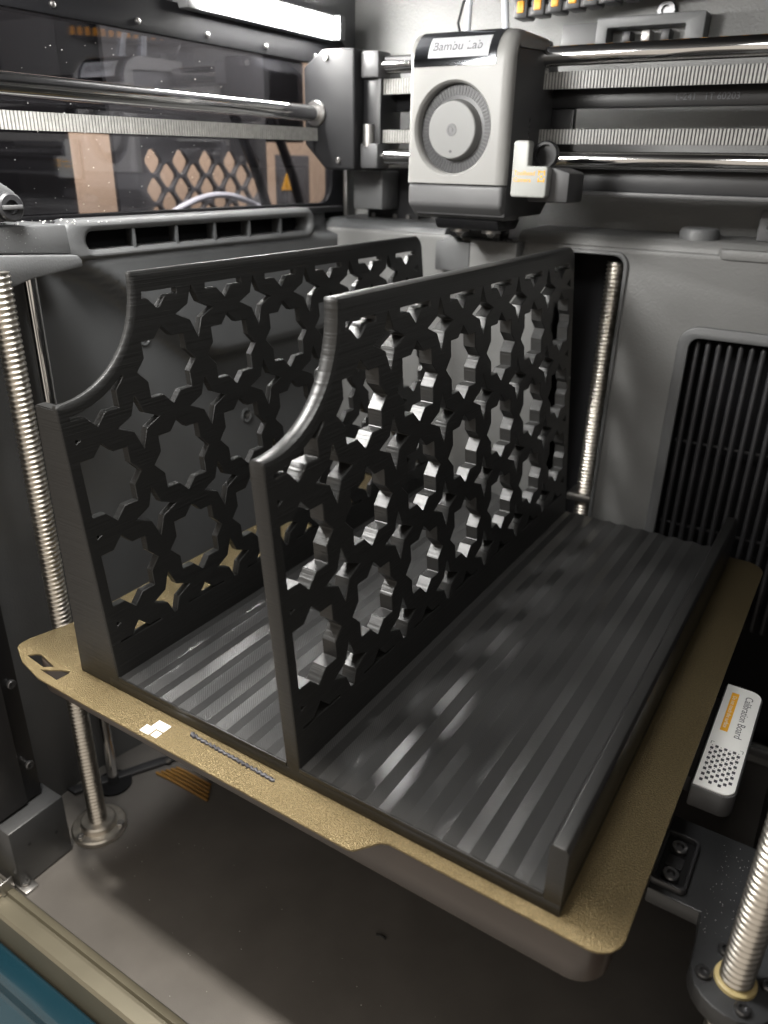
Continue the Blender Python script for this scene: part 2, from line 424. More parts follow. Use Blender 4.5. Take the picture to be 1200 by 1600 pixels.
bm = B(); box(bm, -250, -205, 188.4, 450, 243, 330, 2); put('cabinet_top', bm, MATTE, t)
t = thing('grey_hose', 'pale grey hose looping outside low behind the pierced panel window', 'hose', (-185, 300, 190))
bm = B(); tube(bm, [(-186, 255 + 8 * k, 186 + 15 * math.sin(PI * (k + .5) / 15)) for k in range(15)], 2.4, 10); put('hose', bm, TUBE, t)
for i_, y in enumerate((352, 398)):
    t = thing('hanging_cable', ('steep', 'slack')[i_] + ' black power cable hanging outside behind the right half of the side window', 'cord', (-170, y, 180))
    bm = B(); tube(bm, [(-180, y - 26, 262), (-178, y - 16, 240), (-176, y - 4, 215), (-174, y + 8, 180)], 4.2, 10); put('cable_sheath', bm, BLACK, t)
t = thing('outside_notice', 'orange warning triangle sticker seen through the right half of the side window', 'sticker', (-190, 408, 200))
bm = B(); box(bm, -196, -193, 394, 440, 150, 232, .5); put('backing', bm, SHELL_MID, t)
bm = B(); prism(bm, [(398, 203), (416, 203), (407, 218)], 'x', -192.9, -192.5); put('triangle', bm, ORANGE, t)

# LED bar
t = thing('led_light_bar', 'glowing white LED light bar mounted high on the left wall', 'light bar', (-94, 270, 305))
bm = B(); box(bm, -103.5, -91, 196, 345, 306, 322, 1.5); box(bm, -90.9, -84.8, 338.2, 344.8, 306.4, 321.6, .8); put('housing', bm, GREY, t)
bm = B(); box(bm, -91.2, -86, 206, 338, 307.6, 319.4, 2, 3); put('diffuser', bm, LEDM, t)

# front sill and coloured base
bm = B(); prism(bm, [(-26.5, FZ - 10), (-26.5, FZ + .8), (-28, FZ + 1.6), (-30.5, FZ + 1.6), (-31.3, FZ - .6), (-33, FZ - .6), (-33.6, FZ + 1.4), (-40.5, FZ + .6), (-42, FZ - 1), (-44, FZ - 22), (-44, FZ - 30)], 'x', -110, 350, 0)
t = put('front_sill', bm, BARM); t['kind'] = 'structure'
t = thing('base_cover', 'glossy teal blue base cover running below the front sill', 'cover', (110, -60, FZ - 50))
bm = B(); prism(bm, [(-44.6, FZ - 60), (-44.6, FZ - 19), (-46, FZ - 17.6), (-56, FZ - 19), (-58.5, FZ - 21), (-59.5, FZ - 27), (-61, FZ - 28.5), (-86, FZ - 31), (-92, FZ - 36), (-94, FZ - 60)], 'x', -112, 352, .5); put('upper_step', bm, TEAL, t)

# left rear floor channel and strands that imitate a gold reflection
t = thing('floor_channel', 'raised metal strip crossing the floor beside the left lead screw', 'strip', (-50, 70, FZ))
bm = B(); prism(bm, [(-104, 40), (-96, 40), (-20, 180), (-28, 180)], 'z', FZ + .3, FZ + 3, .6); put('strip', bm, DARK, t)
for p_ in ((-84, 62), (-66, 96)): socket_screw('screw', (p_[0], p_[1], FZ + 3), (0, 0, 1), 2.2, t, NICKEL)
t = thing('reflection_strands', 'orange brown strands on the floor under the bed, shaped as a gold reflection', 'reflection', (-42, 92, FZ))
for k in range(5):  # each strand is one stripe of the imitated reflection
    bm = B(); tube(bm, [(-66 + 2 * k, 85 + 2.8 * k, FZ + 1.0), (-50, 85.5 + 2.8 * k, FZ + 1.4), (-34, 85.8 + 2.8 * k, FZ + 1.2), (-18 - 2 * k, 86 + 2.8 * k, FZ + 1.0)], 1.0, 8); put('wire', bm, REFLEX_BROWN, t)

# black rail column, foot block
t = thing('rail_column', 'tall black upright column at the front left corner', 'column', (-84, -10, FZ))
bm = B(); box(bm, -103.5, -72, -24, 6.5, -123, 172, 1.2); put('upright', bm, BLACK, t)
bm = B(); box(bm, -71.9, -70.6, -22, -4, -122, 172, .3); put('cover_strip', bm, DARK, t)
for z in (-40, -98): socket_screw('screw', (-71.9, 2, z), (1, 0, 0), 2.6, t)
t = thing('foot_block', 'dark grey rectangular foot block at the base of the black column', 'block', (-78, -8, FZ))
bm = B(); box(bm, -103.5, -60, -24.5, 11.5, FZ + .3, -124, 1.2); put('block', bm, ARMM, t)
for y, z in ((-14, -140), (3, -146)):
    bm = B(); cyl(bm, (-60.8, y, z), (-59.8, y, z), 1.1, seg=12); put('pin_hole', bm, BLACK, t)
t = thing('corner_clip', 'small bent metal clip with a screw at the front left floor corner', 'clip', (-60, -24, FZ))
bm = B(); box(bm, -66, -54, -25.5, -17, FZ + .2, FZ + 2, .5); box(bm, -66, -64.4, -34, -25.6, FZ + .2, FZ + 10, .4); put('plate', bm, NICKEL, t)
socket_screw('screw', (-60, -21, FZ + 2), (0, 0, 1), 2.6, t, NICKEL)
t = thing('corner_nut', 'brassy hexagon nut beside the bent clip at the lower left edge', 'nut', (-70, -31, FZ))
bm = B(); lathe(bm, (-68.5, -33, FZ + 6), (1, 0, 0), [(0, 5), (3.5, 5), (4, 4), (4, 2.4), (2.5, 2.2)], 6); put('nut', bm, SCREW, t)

# ================================================================== motion parts
def screw_thing(c, z0, z1, r, label, group='lead screws'):
    t = thing('lead_screw', label, 'lead screw', (c[0], c[1], z0), group)
    bm = B(); threaded(bm, c, z0, z1, r); put('threaded_rod', bm, SCREW, t, ang=70)
    return t
ls = screw_thing((-60, 31.5), FZ + 4, 178, 5.6, 'steel lead screw passing the left corner of the gold plate')
bm = B(); lathe(bm, (-60, 31.5, FZ), (0, 0, 1), [(.2, 17), (3.2, 17), (4, 16), (4, 11.5), (7.5, 11), (8.5, 10), (8.5, 6)], 40); fl = put('flange', bm, SCREW, ls)
for a in (30, 150, 270):
    socket_screw('screw', (-60 + 14 * math.cos(math.radians(a)), 31.5 + 14 * math.sin(math.radians(a)), FZ + 4), (0, 0, 1), 2.4, fl, NICKEL)
screw_thing((133.5, 343), -150, 171, 6.2, 'steel lead screw standing inside the tall slot of the back cover')
bk = thing('screw_bearing', 'pale metal bearing block at the foot of the slot lead screw', 'bearing', (133, 341, 0))
bm = B(); box(bm, 123, 141, 333, 352, 2, 8, 1.2); put('block', bm, NICKEL, bk)
fr = screw_thing((298.2, 34.5), -150, 150, 5.6, 'thick steel lead screw close by at the lower right corner')
t = thing('smooth_rod', 'thin chrome vertical rod behind the left lead screw', 'rod', (-83, 62, FZ))
bm = B(); cyl(bm, (-83, 62, FZ + 1), (-83, 62, 190), 3.8); put('rod', bm, STEEL, t)
bm = B(); lathe(bm, (-83, 62, FZ), (0, 0, 1), [(.3, 12), (1.6, 12), (1.8, 6)], 32); put('socket_ring', bm, MATTE, t)

ROD = 'polished guide rods of the gantry'
def rod(p0, p1, r, label):
    t = tag(put('guide_rod', cyl(B(), p0, p1, r, seg=40), STEEL), label, 'guide rod', ROD); return t
rod((-79, 12, 256.5), (-79, 303, 257.5), 5.1, 'polished chrome rod running along the left window into the carriage block')
rod((-40, 315, 286.5), (345, 315, 286.5), 5.3, 'upper chrome rod crossing the back behind the print head')
rod((-40, 315, 231.3), (345, 315, 231.3), 4.6, 'lower chrome rod crossing the back behind the print head')
def belt(p0, p1, h, n, label):
    """toothed belt: flat band with proud teeth every 2 mm; n = side the teeth face"""
    t = thing('toothed_belt', label, 'belt', p0, 'toothed drive belts')
    p0 = Vector(p0); p1 = Vector(p1); d = (p1 - p0).normalized(); n = Vector(n); L = (p1 - p0).length
    def slab(bm, a, b, w0, w1, z0, z1):
        vs = [bm.verts.new(p0 + d * s + n * w_ + Vector((0, 0, z_))) for s in (a, b) for w_ in (w0, w1) for z_ in (z0, z1)]
        for f in ((0, 1, 3, 2), (4, 6, 7, 5), (0, 4, 5, 1), (2, 3, 7, 6), (0, 2, 6, 4), (1, 5, 7, 3)): bm.faces.new([vs[i] for i in f])
    bm = B(); slab(bm, 0, L, -.7, 0, 0, h); put('band', bm, DARK, t, smooth=False)
    bm = B(); k = 0
    while k * 2 + 1.3 < L: slab(bm, k * 2, k * 2 + 1.15, -.02, .75, .1, h - .1); k += 1
    bmesh.ops.recalc_face_normals(bm, faces=bm.faces)
    o = put('teeth', bm, BELT, t, smooth=False); o['kind'] = 'stuff'
belt((-79, 30, 237.2), (-79, 318, 240.5), 8.3, (1, 0, 0), 'grey toothed belt running below the rod along the left window')
belt((-46, 315, 269.2), (345, 315, 269.2), 9.2, (0, -1, 0), 'upper grey toothed belt crossing behind the print head')
belt((-46, 315, 239.6), (345, 315, 239.6), 8.2, (0, -1, 0), 'lower grey toothed belt crossing behind the print head')

# carriage block on the left rod
t = thing('carriage_block', 'dark chamfered carriage block where the left rod meets the crossing rods', 'carriage', (-60, 318, 222))
bm = B(); prism(bm, [(-90, 286), (-74, 296), (-47, 296), (-47, 222), (-72, 222), (-90, 238)], 'y', 301, 340, 1.8, 3); put('body', bm, BLOCK, t)
bm = B(); prism(bm, [(-46.6, 293), (-36, 293), (-32, 280), (-32, 240), (-36, 226), (-46.6, 226)], 'y', 311, 338, 1.2); put('inner_body', bm, BLACK, t)
bm = B(); lathe(bm, (-79, 301.5, 257.5), (0, -1, 0), [(0, 8.2), (2.2, 8.2), (3, 7.4), (3, 5.6)], 32); put('bushing', bm, NICKEL, t)
for z in (286.5, 231.3):
    bm = B(); box(bm, -46, -31.5, 306.5, 323, z - 8, z + 8, 1.6); put('rod_clamp', bm, SHELL_DARK, t)
bm = B(); cyl(bm, (-41, 310, 237), (-41, 310, 251), 4, seg=20); put('idler', bm, NICKEL, t)
for p_ in ((-60, 301, 228), (-70, 301, 291)): socket_screw('screw', p_, (0, -1, 0), 2.0, t, NICKEL)
# motor below it
t = thing('drive_motor', 'grey square motor housing below the carriage block', 'motor', (-58, 345, 192))
bm = B(); box(bm, -73, -47, 338, 362, 195, 221.5, 1.4); put('motor_body', bm, GREY, t)
bm = B(); box(bm, -79.5, -76.5, 334, 337, 190, 222, .5); put('bracket_strip', bm, NICKEL, t)
bm = B(); box(bm, -76, -30, 363, 368, 186, 224, .8); put('mount_plate', bm, BLACK, t)
for x in (-70, -50, -38): socket_screw('screw', (x, 362.5, 189.5), (0, -1, 0), 1.8, t, NICKEL)

# gantry beams behind the rods
t = thing('gantry_beam', 'black flat beam carrying the crossing rods behind the belts', 'beam', (150, 335, 262))
bm = B(); box(bm, -40, 345, 331, 337, 260, 271, .8); put('upper_beam', bm, BLACK, t)
bm = B(); box(bm, 92, 345, 326, 338, 213, 226.5, 1.5); put('lower_beam', bm, DARK, t)
bm = B(); box(bm, 92, 345, 322, 326.5, 211, 213.6, .6); put('lower_lip', bm, SHELL_MID, t)
bm = B(); box(bm, 78, 97, 332, 338, 226, 260, .8); put('link_plate', bm, BLACK, t)
bm = lettering('L-241   1T 60203', 5, lambda c: Vector((175 + c.x, 330.6 - c.z, 264.8 + c.y))); put('stamped_text', bm, INK, t, smooth=False)

# ------------------------------------------------------------------ print head
HX0, HX1, HY = 17.5, 83.0, 265.0
th = thing('print_head', 'pale grey print head with a round fan and a black chrome brow', 'print head', (55, 300, 195))
prof = [(HY, 216.4), (HY, 280)] + [(HY + 17 - 17 * math.cos(math.radians(a)), 280 + 17 * math.sin(math.radians(a))) for a in (11, 22, 34, 45, 56, 68, 79, 90)] + [(322, 297), (322, 290), (271.5, 287), (271.5, 216.4)]
bm = B(); n = len(prof)
lo = [bm.verts.new((HX0, y, z)) for y, z in prof]; hi = [bm.verts.new((HX1, y, z)) for y, z in prof]
bm.faces.new(lo); bm.faces.new(hi[::-1]); ring = []
for i in range(n): bm.faces.new((lo[i], hi[i], hi[(i + 1) % n], lo[(i + 1) % n]))
bmesh.ops.recalc_face_normals(bm, faces=bm.faces)
bm.edges.ensure_lookup_table()
er = [e for e in bm.edges if abs(e.verts[0].co.x - HX1) < .01 and abs(e.verts[1].co.x - HX1) < .01 and max(e.verts[0].co.y, e.verts[1].co.y) < 323 and min(e.verts[0].co.z, e.verts[1].co.z) > 216 and not (e.verts[0].co.y > 271 and e.verts[0].co.z < 288) and not (e.verts[0].co.y < 284 and e.verts[1].co.y < 284 and abs(e.verts[0].co.z - e.verts[1].co.z) < .01)]
bmesh.ops.bevel(bm, geom=er, offset=6, segments=5, affect='EDGES', profile=.5, clamp_overlap=False)
el = [e for e in bm.edges if abs(e.verts[0].co.x - HX0) < .01 and abs(e.verts[1].co.x - HX0) < .01 and e.verts[0].co.y < 266 and e.verts[1].co.y < 266]
bmesh.ops.bevel(bm, geom=el, offset=3, segments=3, affect='EDGES', profile=.5)
FC = (47.5, 246.0)
cut = B(); lathe(cut, (FC[0], HY - 1, FC[1]), (0, 1, 0), [(0, 26.6), (1.05, 25.6), (2.2, 24.6), (4.0, 24.0), (40, 24.0)], 64)
bm = boolean(bm, cut); put('front_cover', bm, SHELL, th, ang=40)
bm = B(); prism(bm, [(271.8, 216.5), (271.8, 286.8), (322, 289.8), (322, 296), (336, 284), (338, 262), (338, 205), (330, 198), (271.8, 198)], 'x', 21, 82.6, 1.2); put('body', bm, SHELL_DARK, th)
bm = B(); prism(bm, [(HY + .8, 204), (HY + .8, 216), (271.2, 216), (296, 216), (296, 196), (276, 196)], 'x', HX0 + .6, 82.2, 2.2, 4); put('lower_band', bm, SHELL_MID, th)
bm = B(); prism(bm, [(276, 190), (272, 196.2), (308, 196.2), (302, 190)], 'x', 34, 78, 1.5); put('underside', bm, BLACK, th)
for x in (46, 68):
    bm = B(); lathe(bm, (x, 286, 191), (0, 0, -1), [(0, 6), (3, 6), (3.2, 3.4), (5.5, 1.2)], 20); put('nozzle', bm, NICKEL, th)
# brow: black chrome panel bent over the top front edge
def brow(bm, x0, x1, a0, a1, r, cy=HY + 17, cz=280, thick=.5, n=10, drop=0):
    pts = []
    if drop: pts.append((cy - r, cz - drop))
    pts += [(cy - r * math.cos(math.radians(a0 + (a1 - a0) * k / n)), cz + r * math.sin(math.radians(a0 + (a1 - a0) * k / n))) for k in range(n + 1)]
    inn = [(cy - (r - thick) * math.cos(math.radians(a0 + (a1 - a0) * k / n)), cz + (r - thick) * math.sin(math.radians(a0 + (a1 - a0) * k / n))) for k in range(n + 1)]
    if drop: inn = [(cy - r + thick, cz - drop)] + inn
    return prism(bm, pts + inn[::-1], 'x', x0, x1)
bm = brow(B(), 20.5, 73, 0, 96, 17.6, thick=1.2, drop=1.5); br = put('brow_panel', bm, CHROME, th, ang=40)
bm = brow(B(), 30, 68.5, 8, 46, 18.1, thick=.3); put('plate_reflection', bm, PLATEW, br, ang=40)  # pale strip behind the lettering, a reflection put into the colour
def onbrow(c):
    a = math.radians(27 + math.degrees(c.y / 18.2)); r = 18.15 + c.z
    return Vector((48.2 + c.x, HY + 17 - r * math.cos(a), 280 + r * math.sin(a)))
bm = lettering('Bambu Lab', 7.2, onbrow, .03); put('lettering', bm, mat('pale_grey_ink', (.10, .10, .105), .4), br, smooth=False)
# fan
fan = put('fan_rotor', lathe(B(), (FC[0] - .5, 265.6, FC[1] - .5), (0, 1, 0), [(0, 14.6), (.0, 15.0), (.6, 15.6), (5, 15.8), (8.5, 18.2), (18, 18.4)], 48), SHELL_MID, th)
fan.data.materials.clear(); fan.data.materials.append(mat('fan_hub_grey', (.165, .165, .162), .45))
bm = B()
for k in range(64):
    a = 2 * PI * k / 64; da = .030
    for q in (0,):
        P = [(FC[0] + rr * math.cos(a + s), y, FC[1] + rr * math.sin(a + s)) for rr in (18.2, 23.9) for s in (-da, da) for y in (271.5, 284)]
        vs = [bm.verts.new(p) for p in P]
        for f in ((0, 1, 3, 2), (4, 6, 7, 5), (0, 4, 5, 1), (2, 3, 7, 6), (0, 2, 6, 4), (1, 5, 7, 3)): bm.faces.new([vs[i] for i in f])
bmesh.ops.recalc_face_normals(bm, faces=bm.faces)
o = put('fan_blades', bm, DARK, th, smooth=False); o['kind'] = 'stuff'
bm = B(); lathe(bm, (FC[0], 272.5, FC[1]), (0, 1, 0), [(0, 18.4), (0, 19.8), (11, 19.8)], 48); 
bm.free()
bm = B(); cyl(bm, (FC[0], 284.2, FC[1]), (FC[0], 285, FC[1]), 23.9, seg=40); put('fan_back', bm, MATTE, th)
bm = B(); lathe(bm, (FC[0] - .5, 265.65, FC[1] - .5), (0, -1, 0), [(0, 3.4), (.25, 3.2), (.25, 2.2), (.1, 2.1), (.1, 1.2), (.35, 1.0)], 24); put('hub_dimple', bm, SHELL_MID, th)
bm = B(); cyl(bm, (FC[0] - .5, 265.7, FC[1] - 12), (FC[0] - .5, 265.3, FC[1] - 12), .8, seg=12); put('hub_dot', bm, SHELL_DARK, th)
# side vents, top arch, hatch
for k in range(6):
    bm = B(); box(bm, 82.5, 83, 297, 298.6, 234 + 3.4 * k, 236 + 3.4 * k, .2); put('vent_slot', bm, BLACK, th)
for p_ in ((312, 287), (316, 279)): socket_screw('screw', (82.5, p_[0], p_[1]), (1, 0, 0), 1.7, th, NICKEL)
# toolhead camera: pale L-shaped plate with orange print, on a dark arm
cm = thing('head_camera', 'pale grey L shaped camera cover with orange lettering beside the print head', 'camera', (100, 270, 208))
bm = B(); prism(bm, [(90, 210.5), (109.5, 210.5), (110.5, 211.5), (110.5, 226), (109.5, 227), (98.4, 227), (98.4, 239), (97.4, 240), (90, 240), (89, 239), (89, 211.5)], 'y', 262.5, 270, 1.0, 3); put('cover', bm, mat('light_camera_cover', (.32, .325, .31), .45), cm)
bm = B(); prism(bm, [(96, 208), (121, 208), (121, 224), (112, 226.5), (96, 226.5)], 'y', 270.4, 296, 1.5); put('arm', bm, SHELL_DARK, cm)
bm = B(); lathe(bm, (103, 279, 233), (0, -1, 0), [(0, 7.5), (3, 7.5), (3.5, 6.8), (3.5, 5.4), (1, 5.2)], 28); put('lens_ring', bm, BLACK, cm)
for k, (tx, sz) in enumerate((('Toolhead', 3.4), ('Camera', 3.4))):
    bm = lettering(tx, sz, lambda c, k=k: Vector((90.4 + c.x, 262.35 - c.z, 223.2 - 3.5 * k + c.y)), .05, 'LEFT'); put('lettering', bm, ORANGE, cm, smooth=False)
bm = B()
for x, z, a, b_ in ((105.6, 223.6, .7, 2.6), (109, 223.6, .7, 2.6), (107.3, 224.2, 4, .6), (105.6, 219.9, .7, 2.2), (109, 219.9, .7, 2.2), (107.3, 219.4, 4, .6), (107.3, 221.7, 1.2, 1.2)):
    box(bm, x - a / 2, x + a / 2, 262.3, 262.48, z - b_ / 2, z + b_ / 2)
put('icon', bm, ORANGE, cm, smooth=False)
# purge wiper boxes behind the divider panel
t = thing('purge_wiper', 'grey stepped wiper box under the print head', 'wiper', (36, 335, 160))
bm = B(); prism(bm, [(9, 158), (36, 158), (36, 178), (26, 178), (23, 181), (17, 181), (15, 178), (9, 178)], 'y', 322, 331.5, .9); put('wiper_box', bm, GREY, t)
bm = B(); box(bm, 37, 72, 320, 331.5, 158, 180.5, 1.2); put('wiper_tray', bm, GREYLIT, t)
bm = B(); box(bm, 22, 60, 318, 334, 181.5, 189, 1.5); put('wiper_brush', bm, BLACK, t)
for x in (50, 57, 64): socket_screw('screw', (x, 324, 180.5), (0, 0, 1), 2.2, t, DARK)
bm = B(); box(bm, 12, 66, 337, 384, 160, 178); put('tray_bottom', bm, BLACK, t)
# tubes and wire into the head
for i, (x0, x1) in enumerate(((34, 36), (52, 62))):
    t = thing('feed_tube', 'translucent white feed tube entering the %s top of the print head' % ('left of the', 'middle of the')[i], 'tube', (x1, 300, 297), 'feed tubes')
    bm = B(); tube(bm, [(x1, 300, 296), (x1 + (x0 - x1) * .3, 302, 312), (x1 + (x0 - x1) * .7, 306, 330), (x0, 312, 350)], 2.1, 14); put('tube', bm, TUBE, t)
t = thing('black_wire', 'thin black wire arching beside the feed tubes', 'wire', (20, 320, 297))
bm = B(); tube(bm, [(24, 318, 296), (18, 322, 308), (19, 326, 320), (27, 330, 328), (40, 334, 332), (56, 338, 336)], .9, 8); put('wire', bm, BLACK, t)
# drag chain with orange inserts
t = thing('drag_chain', 'black cable drag chain with orange inserts crossing above the print head', 'cable chain', (90, 352, 322))
for k in range(14):
    x = 42 + 11.2 * k; z = 313 + 1.05 * k; y = 352 + .6 * k
    bm = B(); box(bm, x, x + 9.4, y, y + 15, z, z + 13, 1.4); lk = put('link', bm, DARK, t)
    bm = B(); box(bm, x + 2.4, x + 7.2, y - 1, y + 1, z + 3, z + 9.5, .6); put('insert', bm, ORANGEP, lk)
    bm = B(); box(bm, x + 8.2, x + 12.4, y + 1.5, y + 3, z + 1, z + 6, .5); put('hinge', bm, SHELL_MID, lk)
# slotted bracket and screw on the upper back wall
t = thing('wall_bracket', 'grey slotted bracket fixed on the back wall above the upper rod', 'bracket', (125, 380, 300))
bm = sheet([rrect(92, 158, 297, 313, 1.5), rrect(99, 147, 299, 307, 1)], 14, .8, mapy(377)); put('bracket_frame', bm, GREY, t)
bm = B(); box(bm, 66, 92, 378, 385, 296, 312, 1); put('side_plate', bm, SHELL_MID, t)
for x in (108, 120, 132): 
    bm = B(); box(bm, x, x + 5, 374, 384, 299.5, 305.5, .6); put('contact', bm, NICKEL if x == 120 else DARK, t)
t = thing('wall_screw', 'black round screw high on the back wall above the slotted bracket', 'screw', (131, 384, 316))
socket_screw('screw', (131, 385, 316), (0, -1, 0), 6, t)
# warning label left of the head on the back wall
t = thing('warning_label', 'orange warning triangle label on the back wall left of the print head', 'label', (-8, 384, 195))
bm = B(); prism(bm, [(-29, 196), (-5, 196), (-5, 228), (-29, 228)], 'y', 384.2, 384.8); put('plate', bm, GREY, t)
bm = B(); prism(bm, [(-27, 211), (-10, 211), (-18.5, 227)], 'y', 383.8, 384.1); put('triangle', bm, ORANGE, t)
bm = lettering('!', 11, lambda c: Vector((-18.5 + c.x, 383.7 - c.z, 216.5 + c.y))); put('mark', bm, INK, t, smooth=False)
bm = B()
for x, z, a, b_ in ((-22, 204, 2.4, 7), (-18, 204, 1.6, 5), (-14, 204, 2.4, 7), (-18, 199, 9, 1.2)): box(bm, x - a / 2, x + a / 2, 383.8, 384.1, z - b_ / 2, z + b_ / 2)
put('pictogram', bm, WHITE, t, smooth=False)

# front left idler bracket under the left rod
t = thing('idler_bracket', 'grey wedge shaped idler bracket at the left edge above the lead screw', 'bracket', (-70, 48, 172))
bm = B(); prism(bm, [(8, 197), (76, 196), (77, 182), (8, 187)], 'x', -103, -66, 1); put('upper_block', bm, GREY, t)
bm = B(); prism(bm, [(8, 186.6), (77, 181.6), (79, 179), (79, 176), (50, 173), (34, 169), (8, 168)], 'x', -103, -61, .8); put('lower_wedge', bm, GREY, t)
t = thing('tension_knob', 'dark grey tensioner with round knob sitting on the idler bracket', 'tensioner', (-72, 45, 197))
bm = B(); prism(bm, [(5, 198.5), (46, 198.5), (52, 203), (52, 211), (40, 219), (5, 226)], 'x', -98, -66, 1.6, 3); put('housing', bm, GREY, t)
for y, r_ in ((46, 6.4), (33, 6.0)):
    bm = B(); lathe(bm, (-66.4, y, 205), (1, 0, 0), [(0, r_), (3.5, r_), (4.4, r_ * .85), (4.4, r_ * .5), (2, r_ * .45)], 28); put('knob', bm, DARK, t)
bm = B(); box(bm, -62.4, -60.9, 41, 51, 204, 206, .4); put('rib', bm, SHELL_MID, t)

# ================================================================== heated bed, spring-steel sheet
bed = thing('heated_bed', 'brown grey cast heated bed with rounded corners under the gold sheet', 'heated bed', (110, 150, -22))
bm = B(); prism(bm, rrect(-34, 260.5, -4.2, 306, 12, 8), 'z', -21, -1.3, 1.6, 3); put('bed_plate', bm, BED, bed)
bm = B(); prism(bm, rrect(-20, 245, 20, 290, 8), 'z', -32, -21.4, 1); put('underside', bm, DARK, bed)
bm = B(); box(bm, 150, 222, 307, 311, -6, 2.2, .6); put('rear_stop', bm, NICKEL, bed)
bm = B(); box(bm, 205, 226, 302.5, 308, .3, 3.6, .8); put('rear_tab', bm, SHELL, bed)
out = [(-45, 0)]
out = [(-34.5, -15.6)] + [(167.8, -15.8), (170.5, -15.2), (177, -6.6), (179.5, -5.4)]
def corner(cx, cy, r, a0, a1, n=8): return [(cx + r * math.cos(math.radians(a0 + (a1 - a0) * k / n)), cy + r * math.sin(math.radians(a0 + (a1 - a0) * k / n))) for k in range(n + 1)]
out = [(167.8, -15.8), (170.5, -15.0), (177, -6.6), (180, -5.4)] + corner(254, 4.6, 10, -90, 0) + corner(252, 297, 12, 0, 90) + corner(-27, 297, 12, 90, 180) + [(-38.8, 26), (-44.6, 3)] + corner(-38.6, -1, 6, 180, 232, 5) + [(-30, -11.5), (-12, -15.4), (20, -15.8)]
holes = [[(-32.5, -7), (-30, -3.6), (-27.5, -2.6), (-13.5, -5.4), (-17.5, -8.6)], [(-16.8, -10.6), (-8, -5), (-4, -3.6), (-2.8, -5), (-3.4, -11.4)]]
ps = thing('build_sheet', 'textured gold spring steel build sheet with a grip tab in front', 'build plate', (110, 150, -1))
def mapz(z): return lambda c: Vector((c.x, c.y, z + c.z))
bm = sheet([out] + holes, 1.0, .15, mapz(-.5)); put('sheet', bm, GOLD, ps)
bm = B()
for x0, x1, y0, y1 in ((56.5, 62, -13.8, -9.4), (59, 66.5, -9.2, -4.6), (63, 66.5, -13.4, -10)): box(bm, x0, x1, y0, y1, .02, .08)
put('printed_mark', bm, WHITE, ps, smooth=False)
t = thing('purge_line', 'thin dark bead of purged filament on the front edge of the gold sheet', 'filament line', (100, -4, 0))
pts = []; rs = []
for k in range(61):
    s = k / 60; pts.append((77.5 + 47.5 * s, -3.6 - 1.2 * s + .35 * math.sin(k * 1.9), .35)); rs.append(.75 + .35 * math.sin(k * 2.3) * random.random() + (.4 if k < 4 else 0))
bm = B(); tube(bm, pts, rs, 8); put('bead', bm, INK, t)

# ================================================================== the printed shelf organiser
D, H, BZ, W = 302.0, 182.3, 6.9, 243.0
P43 = 43.6; Y0, Z0 = 17.6, 140.0
org = thing('shelf_organiser', 'black printed organiser with two pierced star lattice panels and a ribbed floor', 'organiser', (121, 150, 0))
def star(cy, cz, n, R, r, a0=0): return [(cy + (R if k % 2 == 0 else r) * math.cos(math.radians(a0) + PI * k / n), cz + (R if k % 2 == 0 else r) * math.sin(math.radians(a0) + PI * k / n)) for k in range(2 * n)]
def clip(poly, f):
    out = []
    for a, b in zip(poly, poly[1:] + poly[:1]):
        fa, fb = f(a), f(b)
        if fa >= 0: out.append(a)
        if (fa >= 0) != (fb >= 0):
            t = fa / (fa - fb); out.append((a[0] + (b[0] - a[0]) * t, a[1] + (b[1] - a[1]) * t))
    return out
CY, CZ, CR = 1.0, 182.3, 47.5
def clip_circle(poly, R):
    pts = []
    for a, b in zip(poly, poly[1:] + poly[:1]):
        for k in range(16): pts.append((a[0] + (b[0] - a[0]) * k / 16, a[1] + (b[1] - a[1]) * k / 16))
    ins = [math.hypot(p[0] - CY, p[1] - CZ) < R for p in pts]
    if not any(ins): return poly
    if all(ins): return []
    n = len(pts); best = []
    for i in range(n):
        if ins[i - 1] and not ins[i]:
            ch = [];
            j = i
            while not ins[j % n]: ch.append(pts[j % n]); j += 1
            if len(ch) > len(best): best = ch
    a0 = math.atan2(best[-1][1] - CZ, best[-1][0] - CY); a1 = math.atan2(best[0][1] - CZ, best[0][0] - CY)
    arc = [(CY + R * math.cos(a0 + (a1 - a0) * k / 8), CZ + R * math.sin(a0 + (a1 - a0) * k / 8)) for k in range(9)]
    ch = best[::4] + [best[-1]]
    return ch + arc
def area2(p): return abs(sum(a[0] * b[1] - b[0] * a[1] for a, b in zip(p, p[1:] + p[:1]))) / 2
holes = []
for i in range(-1, 7):
    for j in range(-1, 6):
        for st in (star(Y0 + P43 * i, Z0 + 43.0 * (1 - j) - 0, 8, 17.7, 13.6), star(Y0 + P43 * (i + .5), Z0 + 43.0 * (.5 - j), 4, 11.8, 5.0)):
            p = clip(st, lambda q: q[0] - 5.6); p = clip(p, lambda q: D - 7.4 - q[0]) if len(p) > 2 else p
            p = clip(p, lambda q: 173.2 - q[1]) if len(p) > 2 else p
            p = clip(p, lambda q: q[1] - 22.8) if len(p) > 2 else p
            if len(p) < 3: continue
            p = clip_circle(p, 53.5)
            if len(p) < 3 or area2(p) < .8: continue
            holes.append(p)
